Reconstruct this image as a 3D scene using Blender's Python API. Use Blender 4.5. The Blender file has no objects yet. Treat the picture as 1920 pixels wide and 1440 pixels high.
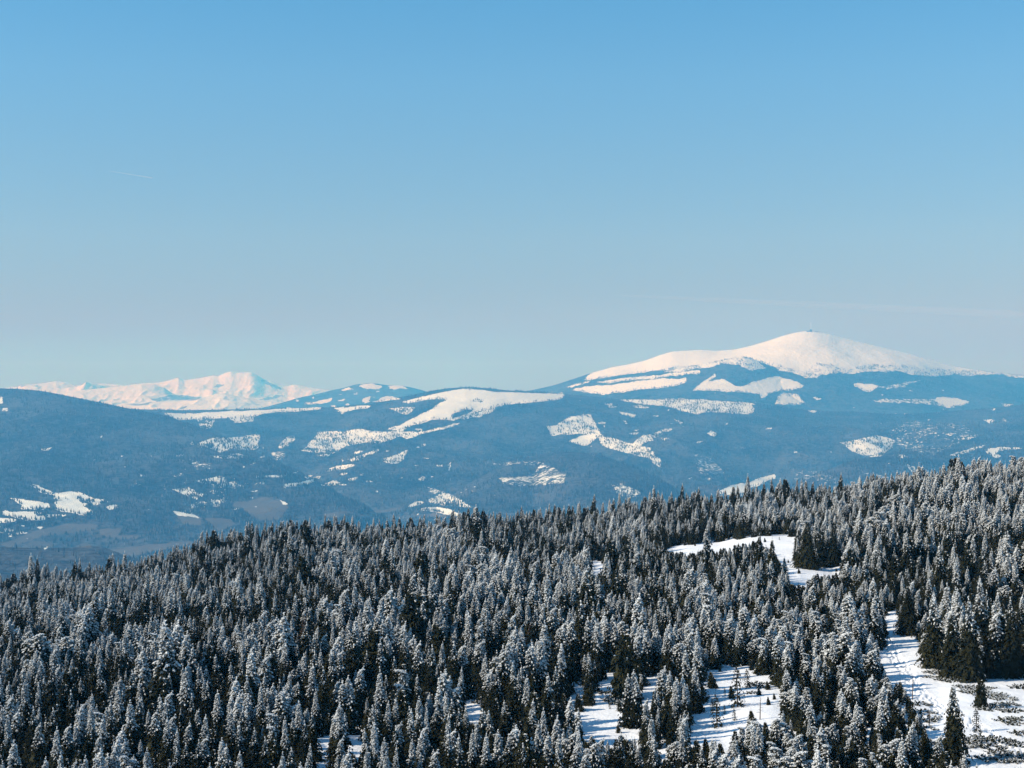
import bpy, math, random
import numpy as np
R = math.radians
rng = np.random.default_rng(7)
random.seed(7)
scene = bpy.context.scene
# ------------------------------------------------------------------ camera
F = 2955.0            # focal length in pixels of the 1920 x 1440 photograph
cam = bpy.data.cameras.new('camera')
cam.sensor_width = 36.0
cam.lens = 36.0 * F / 1920.0
cam.clip_start = 1.0
cam.clip_end = 200000.0
camo = bpy.data.objects.new('camera', cam)
scene.collection.objects.link(camo)
camo.rotation_euler = (R(90), 0, 0)
scene.camera = camo
# ------------------------------------------------------------------ light
SUN_EL, SUN_AZ = 31.0, -99.0           # azimuth clockwise from the view direction (+y): sun at the left
world = bpy.data.worlds.new('World')
scene.world = world
world.use_nodes = True
wn = world.node_tree
wn.nodes.clear()
wo = wn.nodes.new('ShaderNodeOutputWorld')
bg = wn.nodes.new('ShaderNodeBackground')
sky = wn.nodes.new('ShaderNodeTexSky')
sky.sky_type = 'NISHITA'
sky.sun_disc = False
sky.sun_elevation = R(SUN_EL)
sky.sun_rotation = R(SUN_AZ)
sky.altitude = 1200
sky.air_density = 1.0
sky.dust_density = 0.3
sky.ozone_density = 2.2
bg.inputs['Strength'].default_value = 0.12
# colour balance of the sky by elevation (the camera saw a cyan zenith and a grey-blue horizon)
tc = wn.nodes.new('ShaderNodeTexCoord'); sx = wn.nodes.new('ShaderNodeSeparateXYZ'); cr_ = wn.nodes.new('ShaderNodeValToRGB')
mp = wn.nodes.new('ShaderNodeMapRange'); mp.inputs[1].default_value = 0.0; mp.inputs[2].default_value = 0.25
mx = wn.nodes.new('ShaderNodeMix'); mx.data_type = 'RGBA'; mx.blend_type = 'MULTIPLY'; mx.inputs[0].default_value = 1.0
wn.links.new(tc.outputs['Generated'], sx.inputs[0]); wn.links.new(sx.outputs[2], mp.inputs[0]); wn.links.new(mp.outputs[0], cr_.inputs[0])
TINT = [(0.010, 0.33, 0.36, 0.46), (0.0406, 0.52, 0.52, 0.60), (0.091, 0.65, 0.72, 0.78), (0.141, 0.66, 0.83, 0.90), (0.189, 0.64, 0.94, 1.04), (0.235, 0.55, 0.97, 1.11)]
for i, (e, r_, g_, b_) in enumerate(TINT):
    el_ = cr_.color_ramp.elements[i] if i < 2 else cr_.color_ramp.elements.new(e*4)
    el_.position = e*4; el_.color = (r_, g_, b_, 1)
wn.links.new(sky.outputs[0], mx.inputs[6]); wn.links.new(cr_.outputs[0], mx.inputs[7]); wn.links.new(mx.outputs[2], bg.inputs[0])
wn.links.new(bg.outputs[0], wo.inputs[0])
sun = bpy.data.lights.new('sun', 'SUN')
sun.energy = 5.0
sun.angle = R(0.53)
sun.color = (1.0, 0.955, 0.85)
suno = bpy.data.objects.new('sun', sun)
scene.collection.objects.link(suno)
suno.rotation_euler = (R(90 - SUN_EL), 0, R(180 - SUN_AZ))
scene.view_settings.view_transform = 'Standard'
scene.view_settings.look = 'None'
scene.view_settings.exposure = 0.17
scene.view_settings.gamma = 1.0
scene.cycles.max_bounces = 6
scene.cycles.volume_bounces = 1
scene.cycles.diffuse_bounces = 2
scene.cycles.transparent_max_bounces = 8

# ------------------------------------------------------------------ helpers
def tag(o, label=None, cat=None, group=None, kind=None):
    if label: o['label'] = label
    if cat: o['category'] = cat
    if group: o['group'] = group
    if kind: o['kind'] = kind
    return o

def mesh_np(name, V, Fc, mats, midx=None, smooth=False, attrs=None):
    V = np.asarray(V, np.float32); Fc = np.asarray(Fc, np.int32)
    me = bpy.data.meshes.new(name)
    n = Fc.shape[1]
    me.vertices.add(len(V)); me.vertices.foreach_set('co', V.ravel())
    me.loops.add(Fc.size); me.loops.foreach_set('vertex_index', Fc.ravel())
    me.polygons.add(len(Fc))
    me.polygons.foreach_set('loop_start', np.arange(0, Fc.size, n, dtype=np.int32))
    for m in mats: me.materials.append(m)
    if midx is not None: me.polygons.foreach_set('material_index', np.asarray(midx, np.int32))
    me.polygons.foreach_set('use_smooth', np.full(len(Fc), smooth, bool))
    me.update(calc_edges=True)
    for k, a in (attrs or {}).items():
        at = me.attributes.new(k, 'FLOAT', 'POINT')
        at.data.foreach_set('value', np.asarray(a, np.float32).ravel())
    return me

def link(name, me, parent=None, loc=(0, 0, 0), rz=0.0, sc=None):
    o = bpy.data.objects.new(name, me)
    scene.collection.objects.link(o)
    o.parent = parent; o.location = loc; o.rotation_euler = (0, 0, rz)
    if sc: o.scale = sc
    return o

_lat = rng.random((256, 256))
def vnoise(x, y):
    xi = np.floor(x).astype(int); yi = np.floor(y).astype(int)
    fx = x - xi; fy = y - yi
    fx = fx*fx*fx*(fx*(fx*6-15)+10); fy = fy*fy*fy*(fy*(fy*6-15)+10)
    a = _lat[yi & 255, xi & 255]; b = _lat[yi & 255, (xi+1) & 255]
    c = _lat[(yi+1) & 255, xi & 255]; d = _lat[(yi+1) & 255, (xi+1) & 255]
    return (a*(1-fx)+b*fx)*(1-fy)+(c*(1-fx)+d*fx)*fy
def fbm(x, y, oct=5, ridged=False):
    s = 0; a = 1; t = 0
    for i in range(oct):
        n = vnoise(x*2**i+17.3*i, y*2**i+9.1*i)
        if ridged: n = 1-abs(2*n-1)
        s = s+a*n; t += a; a *= 0.5
    return s/t-0.5

def line(pts):
    p = np.array(pts, float)
    return lambda u: np.interp(u, p[:, 0], p[:, 1])

# ------------------------------------------------------------------ materials
def nodes(name):
    m = bpy.data.materials.new(name); m.use_nodes = True
    nt = m.node_tree
    b = nt.nodes['Principled BSDF']
    return m, nt, b
def N(nt, t, **kw):
    n = nt.nodes.new(t)
    for k, v in kw.items(): setattr(n, k, v)
    return n
def L(nt, a, b): nt.links.new(a, b)
def math_(nt, op, a, b=None, c=None, clamp=False):
    n = N(nt, 'ShaderNodeMath', operation=op, use_clamp=clamp)
    for i, x in enumerate((a, b, c)):
        if x is None: continue
        if isinstance(x, (int, float)): n.inputs[i].default_value = x
        else: L(nt, x, n.inputs[i])
    return n.outputs[0]
def noise(nt, vec, scale, detail=3, rough=0.5):
    n = N(nt, 'ShaderNodeTexNoise'); n.inputs['Scale'].default_value = scale
    n.inputs['Detail'].default_value = detail; n.inputs['Roughness'].default_value = rough
    if vec is not None: L(nt, vec, n.inputs['Vector'])
    return n.outputs['Fac']
def mixc(nt, f, a, b):
    n = N(nt, 'ShaderNodeMix', data_type='RGBA')
    if isinstance(f, float): n.inputs[0].default_value = f
    else: L(nt, f, n.inputs[0])
    for i, x in ((6, a), (7, b)):
        if isinstance(x, tuple): n.inputs[i].default_value = (*x, 1)
        else: L(nt, x, n.inputs[i])
    return n.outputs[2]
def ramp(nt, x, lo, hi):
    n = N(nt, 'ShaderNodeMapRange', interpolation_type='SMOOTHSTEP')
    L(nt, x, n.inputs[0]); n.inputs[1].default_value = lo; n.inputs[2].default_value = hi
    return n.outputs[0]

def terrain_material(name, cell, forest_a, forest_b, field=(0.10, 0.092, 0.075), snowc=(0.77, 0.815, 0.735), k=0.75):
    """snow where attribute 'snow' wins over a speckle noise, woods elsewhere, bare fields by attribute 'field'"""
    m, nt, b = nodes(name)
    g = N(nt, 'ShaderNodeNewGeometry')
    sn = N(nt, 'ShaderNodeAttribute', attribute_name='snow').outputs['Fac']
    fi = N(nt, 'ShaderNodeAttribute', attribute_name='field').outputs['Fac']
    n1 = noise(nt, g.outputs['Position'], 1.0/cell, 3, 0.65)
    n2 = noise(nt, g.outputs['Position'], 1.0/(cell*7), 3, 0.6)
    nn = math_(nt, 'ADD', math_(nt, 'MULTIPLY', math_(nt, 'SUBTRACT', n1, 0.5), k*1.5), math_(nt, 'MULTIPLY', math_(nt, 'SUBTRACT', n2, 0.5), k*0.7))
    f = ramp(nt, math_(nt, 'ADD', sn, nn), 0.44, 0.56)
    n3 = noise(nt, g.outputs['Position'], 1.0/(cell*1.3), 2, 0.7)
    n4 = noise(nt, g.outputs['Position'], 1.0/(cell*22), 4, 0.6)
    fo = mixc(nt, ramp(nt, math_(nt, 'ADD', math_(nt, 'MULTIPLY', n3, 0.5), math_(nt, 'MULTIPLY', n4, 0.5)), 0.38, 0.62), forest_a, forest_b)
    n5 = noise(nt, g.outputs['Position'], 1.0/(cell*9), 5, 0.75)
    fo = mixc(nt, math_(nt, 'MULTIPLY', ramp(nt, n5, 0.52, 0.72), 0.25), fo, (0.17, 0.18, 0.185))
    fo = mixc(nt, ramp(nt, math_(nt, 'ADD', fi, math_(nt, 'MULTIPLY', nn, 0.9)), 0.4, 0.75), fo, field)
    c = mixc(nt, f, fo, snowc)
    L(nt, c, b.inputs['Base Color'])
    b.inputs['Roughness'].default_value = 0.9
    b.inputs['Specular IOR Level'].default_value = 0.1
    bp = N(nt, 'ShaderNodeBump'); bp.inputs['Strength'].default_value = 0.8; bp.inputs['Distance'].default_value = cell*0.35
    L(nt, n3, bp.inputs['Height'])
    L(nt, bp.outputs[0], b.inputs['Normal'])
    return m

MF = ((0.006, 0.010, 0.012), (0.080, 0.086, 0.088))
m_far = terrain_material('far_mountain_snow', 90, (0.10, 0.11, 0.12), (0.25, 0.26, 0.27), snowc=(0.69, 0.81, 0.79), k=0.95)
m_mtn = terrain_material('mountain_snow_and_woods', 34, *MF, k=1.15)
m_hill = terrain_material('hill_snow_and_woods', 20, *MF, k=0.9)

m_snow, nt, b = nodes('snow_ground')
g = N(nt, 'ShaderNodeNewGeometry')
a1 = noise(nt, g.outputs['Position'], 0.55, 5, 0.6); a2 = noise(nt, g.outputs['Position'], 4.0, 3, 0.6)
L(nt, mixc(nt, a1, (0.86, 0.87, 0.88), (0.93, 0.93, 0.93)), b.inputs['Base Color'])
bp = N(nt, 'ShaderNodeBump'); bp.inputs['Strength'].default_value = 0.6; bp.inputs['Distance'].default_value = 0.35
L(nt, math_(nt, 'ADD', a1, math_(nt, 'MULTIPLY', a2, 0.12)), bp.inputs['Height']); L(nt, bp.outputs[0], b.inputs['Normal'])
b.inputs['Roughness'].default_value = 0.7; b.inputs['Specular IOR Level'].default_value = 0.25

def plain(name, a, bcol, scale=3.0, rough=0.85, rnd=0.0, coord='Position'):
    m, nt, b = nodes(name)
    g = N(nt, 'ShaderNodeNewGeometry')
    n = noise(nt, g.outputs['Position'], scale, 3, 0.6)
    f = ramp(nt, n, 0.3, 0.7)
    if rnd:
        oi = N(nt, 'ShaderNodeObjectInfo')
        f = math_(nt, 'ADD', math_(nt, 'MULTIPLY', f, 1-rnd), math_(nt, 'MULTIPLY', oi.outputs['Random'], rnd))
    L(nt, mixc(nt, f, a, bcol), b.inputs['Base Color'])
    b.inputs['Roughness'].default_value = rough; b.inputs['Specular IOR Level'].default_value = 0.15
    return m
m_needle = plain('spruce_needles', (0.008, 0.011, 0.006), (0.046, 0.044, 0.017), 1.1, 0.8, 0.5)
m_rime = plain('rime_and_snow', (0.48, 0.485, 0.475), (0.93, 0.94, 0.92), 1.6, 0.8, 0.3)
m_bark = plain('spruce_bark', (0.05, 0.038, 0.028), (0.10, 0.08, 0.06), 9)
m_twig = plain('bare_twigs', (0.07, 0.05, 0.035), (0.13, 0.09, 0.06), 9)
m_conc = plain('grey_concrete', (0.16, 0.17, 0.18), (0.22, 0.23, 0.24), 0.1)
m_dark = plain('dark_cladding', (0.07, 0.08, 0.09), (0.10, 0.11, 0.12), 0.1)
m_steel = plain('white_mast_paint', (0.7, 0.7, 0.7), (0.8, 0.8, 0.8), 0.1)
m_red = plain('red_mast_paint', (0.45, 0.06, 0.04), (0.5, 0.07, 0.05), 0.1)

# ------------------------------------------------------------------ clearings, traced as outlines on the hillsides
def c1(p): return [(x/3.0, 660+y/3.0) for x, y in p]
def c2(p): return [(600+x/3.0, 660+y/3.0) for x, y in p]
def c3(p): return [(1240+x*0.35417, 560+y*0.35417) for x, y in p]
def c6(p): return [(1280+x/3.0, 1000+y/3.0) for x, y in p]
def c5(p): return [(640+x/3.0, 1000+y/3.0) for x, y in p]
def c4(p): return [(x/3.0, 1000+y/3.0) for x, y in p]
def c8(p): return [(1620+x*0.15625, 1240+y*0.15625) for x, y in p]
S = 1.0; P = 0.72; Q = 0.36
SNOW = [
 # meadows on the middle ridge
 (S, c2([(465,282),(560,255),(640,235),(740,215),(850,207),(920,212),(1000,225),(1200,230),(1370,232),(1372,245),(1365,262),(1280,272),(1100,287),(990,305),(940,320),(880,335),(820,360),(760,385),(730,380),(620,380),(520,410),(450,445),(380,432),(440,415),(560,350),(650,310),(710,265),(600,268),(500,288)])),
 (P, c2([(780,382),(830,360),(900,335),(990,308),(970,330),(900,365),(820,382)])),
 (S, c2([(80,318),(180,311),(285,302),(270,318),(180,330),(120,345),(90,330)])),
 (P, c2([(390,320),(480,308),(545,312),(520,335),(480,350),(440,340)])),
 (P, c2([(-20,450),(100,445),(230,435),(350,445),(480,450),(600,440),(700,420),(790,395),(780,410),(700,435),(560,460),(490,490),(440,480),(340,510),(250,510),(150,530),(90,560),(50,580),(0,585)])),
 (0.64, c2([(120,470),(250,450),(400,460),(330,495),(200,510),(130,520),(40,530)])),
 (P, c2([(150,600),(240,575),(310,546),(345,555),(260,580),(240,612),(190,612)])),
 (P, c2([(280,615),(400,590),(498,546),(490,580),(450,628),(390,628),(340,605)])),
 (S, c2([(527,542),(598,515),(592,530)])),
 (S, c2([(30,669),(130,630),(215,632),(150,655),(60,667)])),
 (S, c2([(0,750),(80,724),(155,745),(40,752)])),
 (P, c2([(160,715),(215,705),(210,722),(170,730)])),
 (P, c2([(620,640),(700,628),(690,646)])), (S, c2([(725,620),(750,620),(745,668),(731,662)])),
 (Q, c2([(530,710),(600,695),(670,690),(640,715),(560,718)])),
 (S, c2([(480,872),(560,838),(592,850),(510,872)])),
 (S, c2([(555,882),(640,868),(740,888),(858,942),(760,917),(650,902)])),
 (P, c2([(600,840),(690,790),(760,810),(880,882),(780,868),(700,862),(640,850)])),
 (Q, c2([(590,750),(680,780),(760,800),(620,800)])),
 (S, c2([(1400,502),(1450,478),(1550,463),(1560,485),(1500,527)])),
 (P, c2([(1270,410),(1320,412),(1400,365),(1460,350),(1530,348),(1560,430),(1590,470),(1440,462),(1370,460),(1310,470)])),
 (0.6, c2([(1410,375),(1460,355),(1525,352),(1545,430),(1500,450),(1420,430)])),
 (0.66, c2([(1560,470),(1650,485),(1760,520),(1870,540),(1890,590),(1880,615),(1820,590),(1760,575),(1650,550),(1590,530),(1575,500)])),
 (P, c2([(1870,590),(1920,600),(1925,660),(1870,630)])),
 (P, c2([(1750,520),(1830,470),(1930,438),(1930,460),(1870,500),(1800,530)])),
 (P, c2([(1735,465),(1810,445),(1790,470)])),
 (Q, c2([(1335,520),(1400,550),(1360,540)])),
 (0.5, c2([(1630,738),(1720,738),(1815,800),(1740,832),(1670,800)])),
 (P, c2([(1570,290),(1640,290),(1640,305)])), (P, c2([(1670,335),(1790,355),(1770,370),(1700,355)])), (P, c2([(1740,303),(1800,298),(1870,318),(1780,315)])),
 (P, c2([(1850,360),(1915,362),(1900,372)])),
 (Q, c2([(1010,700),(1190,690),(1250,620),(1390,690),(1380,740),(1200,760),(1020,740)])),
 (0.29, c2([(880,620),(1250,610),(1280,640),(900,640)])),
 # plateau and valley on the left
 (S, c1([(915,346),(1150,340),(1400,330),(1600,318),(1815,311),(1810,320),(1640,335),(1500,345),(1430,368),(1330,366),(1250,370),(1140,374),(1050,380),(1000,382)])),
 (P, c1([(1100,378),(1200,380),(1200,420),(1160,442),(1130,415)])), (P, c1([(1290,372),(1440,362),(1420,392),(1320,398)])),
 (S, c1([(1880,318),(1930,312),(1930,345)])),
 (P, c1([(1095,520),(1200,480),(1290,485),(1455,465),(1458,540),(1400,555),(1310,540),(1250,568),(1150,530)])),
 (P, c1([(1185,590),(1330,568),(1400,578),(1400,600),(1300,605)])),
 (P, c1([(1560,532),(1610,480),(1665,472),(1645,505),(1590,540)])), (Q, c1([(1515,560),(1620,550),(1600,605),(1530,615)])),
 (P, c1([(1690,558),(1800,450),(1920,450),(1920,545),(1850,587),(1780,582),(1800,565)])),
 (Q, c1([(1045,592),(1130,615),(1235,635),(1120,668),(1060,625)])), (P, c1([(1050,598),(1120,620),(1130,632),(1070,625)])),
 (S, c1([(1585,746),(1700,725),(1800,698),(1825,703),(1710,748),(1600,757)])),
 (P, c1([(1445,693),(1600,690),(1600,705),(1450,705)])), (P, c1([(1830,665),(1925,636),(1925,655),(1850,672)])),
 (P, c1([(1120,738),(1200,703),(1268,703),(1275,738),(1395,748),(1300,766),(1200,762),(1210,742)])),
 (P, c1([(962,770),(1060,758),(1145,800),(1100,832),(1010,792)])), (P, c1([(1175,783),(1325,782),(1200,798)])),
 (P, c1([(1068,850),(1280,818),(1265,850),(1130,870),(1075,884)])), (P, c1([(968,890),(1070,893),(1125,935),(1000,918)])),
 (P, c1([(1395,784),(1465,778),(1450,794)])), (P, c1([(1560,820),(1645,858),(1600,856)])), (P, c1([(775,673),(835,695),(790,703)])),
 (Q, c1([(840,680),(910,673),(900,692)])), (Q, c1([(950,695),(1110,668),(1000,708)])), (Q, c1([(670,632),(735,640),(700,655)])),
 (P, c1([(1700,700),(1750,695),(1740,710)])), (P, c1([(1450,735),(1500,728),(1495,745)])),
 (P, c1([(235,545),(275,540),(318,523),(280,552),(240,552)])), (Q, c1([(740,430),(850,435),(930,430),(850,442),(770,440)])), (P, c1([(995,545),(1025,545),(1010,552)])),
 (P, c1([(-10,245),(12,250),(18,285),(-10,290)])), (Q, c1([(5,310),(50,310),(45,335),(10,338)])), (P, c1([(555,470),(578,472),(565,488)])),
 (S, c1([(165,740),(205,743),(240,765),(300,790),(400,785),(450,790),(500,815),(625,838),(540,860),(470,865),(545,905),(490,922),(380,900),(300,880),(302,820),(290,800),(230,790)])),
 (S, c1([(60,824),(180,835),(272,850),(268,885),(120,885),(125,860)])),
 (S, c1([(-10,905),(40,890),(60,900),(180,898),(385,915),(330,932),(250,925),(258,945),(150,948),(50,925)])),
 (S, c1([(-10,933),(105,944),(60,966),(-10,962)])), (P, c1([(-10,980),(175,1020),(90,1032),(-10,1015)])),
 (P, c1([(185,978),(258,985),(240,1000)])), (S, c1([(605,870),(640,855),(680,857),(660,880),(620,886)])),
 (P, c1([(265,970),(340,960),(300,975)])), (P, c1([(1290,1028),(1395,1018),(1375,1042),(1300,1040)])), (P, c1([(1150,1053),(1200,1060),(1190,1074)])),
 (P, c1([(245,1100),(270,1088),(292,1090),(250,1112)])), (P, c1([(1080,1060),(1110,1055),(1100,1064)])),
 # far blue hill behind
 (S, c2([(120,215),(180,192),(165,210),(130,218)])), (S, c2([(205,195),(250,178),(290,174),(350,190),(340,205),(250,205)])), (S, c2([(385,190),(440,186),(505,205),(420,213)])),
 (S, c2([(-60,290),(0,275),(70,258),(60,275),(0,290)])), (S, c2([(100,270),(160,260),(130,276)])), (S, c2([(235,265),(300,250),(280,280),(260,285)])), (S, c2([(295,285),(340,258),(380,250),(470,262),(400,272),(340,280)])),
 # big mountain: bare top, then meadows
 (S, [(1095,712),(1107,703),(1100,660),(1500,590),(2050,660),(2050,712),(1930,706)] + c3([(1920,412),(1850,402),(1780,394),(1700,395),(1640,400),(1560,394),(1510,401),(1420,400),(1330,388),(1250,374),(1180,376),(1100,378),(1000,390),(930,383),(850,393),(820,405),(760,405),(700,392),(600,362),(500,322),(440,305),(330,325),(200,350),(60,370)]) + [(1240,694),(1195,700),(1150,706)]),
 (-0.66, c3([(560,330),(600,345),(700,378),(760,395),(800,350),(850,345),(930,355),(1000,362),(1100,350),(1250,352),(1330,362),(1420,372),(1510,378),(1640,380),(1780,382),(1920,398),(1920,422),(1850,412),(1780,402),(1700,402),(1640,408),(1560,402),(1510,412),(1420,408),(1330,398),(1250,383),(1180,386),(1100,388),(1000,402),(930,395),(850,405),(820,420),(760,420),(700,397),(600,364)])),
 (0.6, c3([(500,322),(600,362),(700,395),(760,418),(820,420),(850,405),(930,395),(1000,402),(1100,388),(1180,386),(1250,383),(1330,398),(1420,408),(1510,412),(1560,402),(1640,408),(1700,402),(1780,402),(1850,412),(1920,422),(1920,395),(1500,380),(1000,350),(700,350)])),
 (P, c3([(0,385),(200,345),(330,322),(440,306),(520,330),(560,370),(480,380),(420,350),(340,345),(240,365),(100,385),(0,390)])),
 (S, [(1112,717),(1150,712),(1240,702),(1311,694),(1311,700),(1240,707),(1180,714),(1140,718)]),
 (S, [(1070,732),(1113,723),(1170,719),(1240,709),(1286,710),(1286,717),(1240,728),(1183,732),(1133,739),(1100,736)]),
 (P, [(1058,726),(1075,720),(1110,712),(1105,718),(1075,727)]),
 (S, c3([(160,485),(230,430),(300,395),(302,410),(240,440),(330,425),(400,465),(470,450),(560,420),(620,412),(680,425),(760,460),(700,478),(620,490),(560,505),(530,530),(515,505),(430,495),(350,490),(250,480)])),
 (P, c3([(592,555),(650,493),(720,503),(765,555),(700,568),(640,562)])), (S, c3([(620,552),(650,515),(720,515),(745,552),(700,560)])),
 (P, c3([(800,515),(862,530),(830,537)])),
 (S, c3([(1015,460),(1040,445),(1160,465),(1100,493),(1070,487)])), (0.46, c3([(1130,468),(1320,440),(1400,425),(1300,468),(1200,480)])),
 (S, c3([(1430,535),(1480,522),(1560,527),(1637,545),(1600,570),(1510,580),(1460,560)])), (0.46, c3([(1110,535),(1300,530),(1440,528),(1450,562),(1350,560),(1150,550)])),
 (0.6, c3([(-230,535),(-100,532),(0,533),(100,530),(250,535),(400,545),(518,555),(480,565),(495,612),(400,605),(330,603),(240,605),(190,617),(130,605),(60,580),(-40,568),(-140,555)])),
 (P, c3([(940,765),(1000,755),(1130,722),(1210,740),(1232,790),(1160,835),(1080,834),(1010,808),(980,775)])), (0.66, c3([(1010,765),(1120,735),(1195,745),(1215,785),(1150,825),(1090,825),(1080,800)])),
 (P, c3([(1240,830),(1280,823),(1315,835),(1270,852)])), (Q, c3([(885,790),(945,840),(900,830)])),
 (P, c3([(243,715),(265,698),(305,715),(290,732)])), (P, c3([(1703,640),(1760,634),(1775,650),(1740,660)])), (P, c3([(1738,590),(1775,583),(1765,597)])), (Q, c3([(1790,620),(1840,650),(1800,655)])),
 (S, c3([(530,688),(585,681),(588,692)])), (S, c3([(760,596),(828,596),(800,606)])), (P, c3([(1400,637),(1432,634),(1420,643)])),
 (S, c3([(1528,830),(1620,795),(1755,771),(1650,800),(1570,832)])), (S, c3([(1708,802),(1800,788),(1940,788),(1800,806),(1750,832)])),
 (S, c3([(295,1027),(350,993),(470,965),(605,928),(600,950),(520,985),(450,1000),(440,1040),(380,1042)])),
 (P, c3([(48,623),(100,652),(142,688),(90,662)])), (P, c3([(0,690),(62,688),(50,706),(0,706)])), (P, c3([(0,735),(52,740),(20,752)])), (Q, c3([(75,740),(100,740),(90,750)])),
 (P, c3([(1278,878),(1310,885),(1365,922),(1320,922)])),
 (0.31, c3([(170,820),(260,830),(340,930),(250,970),(190,900)])), (0.29, c3([(1290,645),(1600,660),(1700,720),(1450,830),(1220,800),(1200,700)])), (0.29, c3([(680,890),(900,930),(1000,990),(700,960)])),
 (Q, c3([(1000,880),(1100,920),(1220,950),(1180,960),(1080,930)])), (Q, c3([(1070,590),(1110,595),(1090,600)])), (Q, c3([(400,770),(440,790),(420,800)])), (Q, c3([(1200,615),(1300,605),(1290,618)])),
]
_fr = np.random.default_rng(5)
for (fu, fv, su, sv, cnt) in ((400, 900, 70, 28, 34), (430, 925, 40, 18, 18), (640, 860, 90, 30, 22), (850, 930, 50, 18, 16), (1150, 790, 90, 25, 12), (300, 850, 110, 30, 8), (1500, 800, 200, 40, 12), (1280, 860, 60, 30, 6), (1720, 880, 80, 20, 10), (60, 970, 50, 25, 10), (1750, 750, 110, 20, 8), (600, 750, 90, 8, 12), (690, 735, 60, 8, 8)):
    for _ in range(cnt):
        cu, cv = fu+su*_fr.normal(), fv+sv*_fr.normal(); lw = 2+9*_fr.random()**2; lh = 0.7+1.6*_fr.random(); tl = 0.15*_fr.normal()
        SNOW.append((P, [(cu+lw*math.cos(a)*(0.8+0.4*_fr.random()), cv+lh*math.sin(a)*(0.7+0.6*_fr.random())+tl*lw*math.cos(a)) for a in np.linspace(0, 5.5, 8)]))
HOLES = [c2([(738,377),(760,345),(810,320),(852,322),(850,335),(790,362)]), c2([(833,279),(910,270),(912,281)]), c1([(268,800),(296,800),(296,885),(270,885)]), c1([(300,826),(390,832),(300,836)]), c1([(430,825),(545,845),(470,850)]), c1([(180,905),(260,912),(210,920)])]
FIELD = [c1([(0,1090),(200,1010),(380,965),(550,965),(530,1000),(350,1020),(230,1040),(60,1098)]), c1([(1370,850),(1480,820),(1600,840),(1640,870),(1560,945),(1440,955),(1380,900)]),
 c1([(960,890),(1130,930),(1135,975),(1030,965)]), c1([(1150,930),(1290,940),(1325,970),(1220,1008)]), c1([(590,1112),(840,1080),(1070,1060),(1085,1078),(820,1132),(740,1152),(650,1130)]),
 c1([(90,1103),(190,1058),(300,1080),(300,1100)]), c1([(550,990),(690,988),(650,1045),(560,1030)]), c1([(400,1092),(480,1068),(550,1102)]), c1([(1830,915),(1925,900),(1925,925),(1850,935)]),
 c2([(200,915),(450,870),(480,880),(250,925)]), c2([(0,915),(130,890),(190,900),(40,930)]), c2([(500,920),(640,905),(760,920),(600,935)]), c1([(650,1030),(790,1025),(770,1050),(680,1050)]), c1([(1320,845),(1390,840),(1380,880),(1310,880)])]
FARDARK = [c1([(690,290),(800,290),(870,275),(830,300),(760,305)]), c1([(840,265),(960,240),(1060,245),(1150,250),(1100,275),(980,270),(880,280)]), c1([(1000,320),(1030,305),(1080,300),(1040,318)]), c1([(1190,200),(1225,175),(1270,180),(1240,200)]), c1([(1430,270),(1560,240),(1620,245),(1520,270)]), c1([(1460,150),(1500,160),(1620,215),(1560,210),(1480,175)])]
V0, V1 = 580, 1140
def raster(polys):
    a = np.zeros((V1-V0, 1920), np.float32)
    for val, p in polys:
        p = np.array(p)
        x0, x1 = int(max(0, p[:, 0].min()-1)), int(min(1920, p[:, 0].max()+2))
        y0, y1 = int(max(V0, p[:, 1].min()-1)), int(min(V1, p[:, 1].max()+2))
        if x1 <= x0 or y1 <= y0: continue
        acc = np.zeros((y1-y0, x1-x0), np.float32)
        for oy in (0.17, 0.5, 0.83):
            for ox in (0.25, 0.75):
                X, Y = np.meshgrid(np.arange(x0, x1)+ox, np.arange(y0, y1)+oy)
                ins = np.zeros(X.shape, bool)
                for i in range(len(p)):
                    (ax, ay), (bx, by) = p[i-1], p[i]
                    if ay == by: continue
                    ins ^= ((ay > Y) != (by > Y)) & (X < (bx-ax)*(Y-ay)/(by-ay)+ax)
                acc += ins/6.0
        s = a[y0-V0:y1-V0, x0:x1]
        a[y0-V0:y1-V0, x0:x1] = np.maximum(s, 0)*(1-acc) + acc*(-val) if val < 0 else np.maximum(s, acc*val)
    return a
def blur(a, n=1):
    for _ in range(n):
        p = np.pad(a, 1, mode='edge')
        a = (p[1:-1, :-2]+2*p[1:-1, 1:-1]+p[1:-1, 2:])/4
        p = np.pad(a, 1, mode='edge')
        a = (p[:-2, 1:-1]+2*p[1:-1, 1:-1]+p[2:, 1:-1])/4
    return a
sn_map = raster(SNOW)
sn_map *= 1-raster([(1.0, p) for p in HOLES])
sn_map = np.minimum(blur(sn_map, 2)*1.2, 1.0)
fi_map = blur(raster([(1.0, p) for p in FIELD]), 3)
fd_map = blur(raster([(1.0, p) for p in FARDARK]), 3)
def sample(a, u, v):
    u = np.abs(u); u = np.where(u > 1919, 3838-u, u); u = np.clip(u, 0, 1918.9)
    v = np.clip(v-V0-0.5, 0, V1-V0-1.1)
    ui = u.astype(int); vi = v.astype(int); fu = u-ui; fv = v-vi
    return (a[vi, ui]*(1-fu)+a[vi, ui+1]*fu)*(1-fv)+(a[vi+1, ui]*(1-fu)+a[vi+1, ui+1]*fu)*fv

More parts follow.
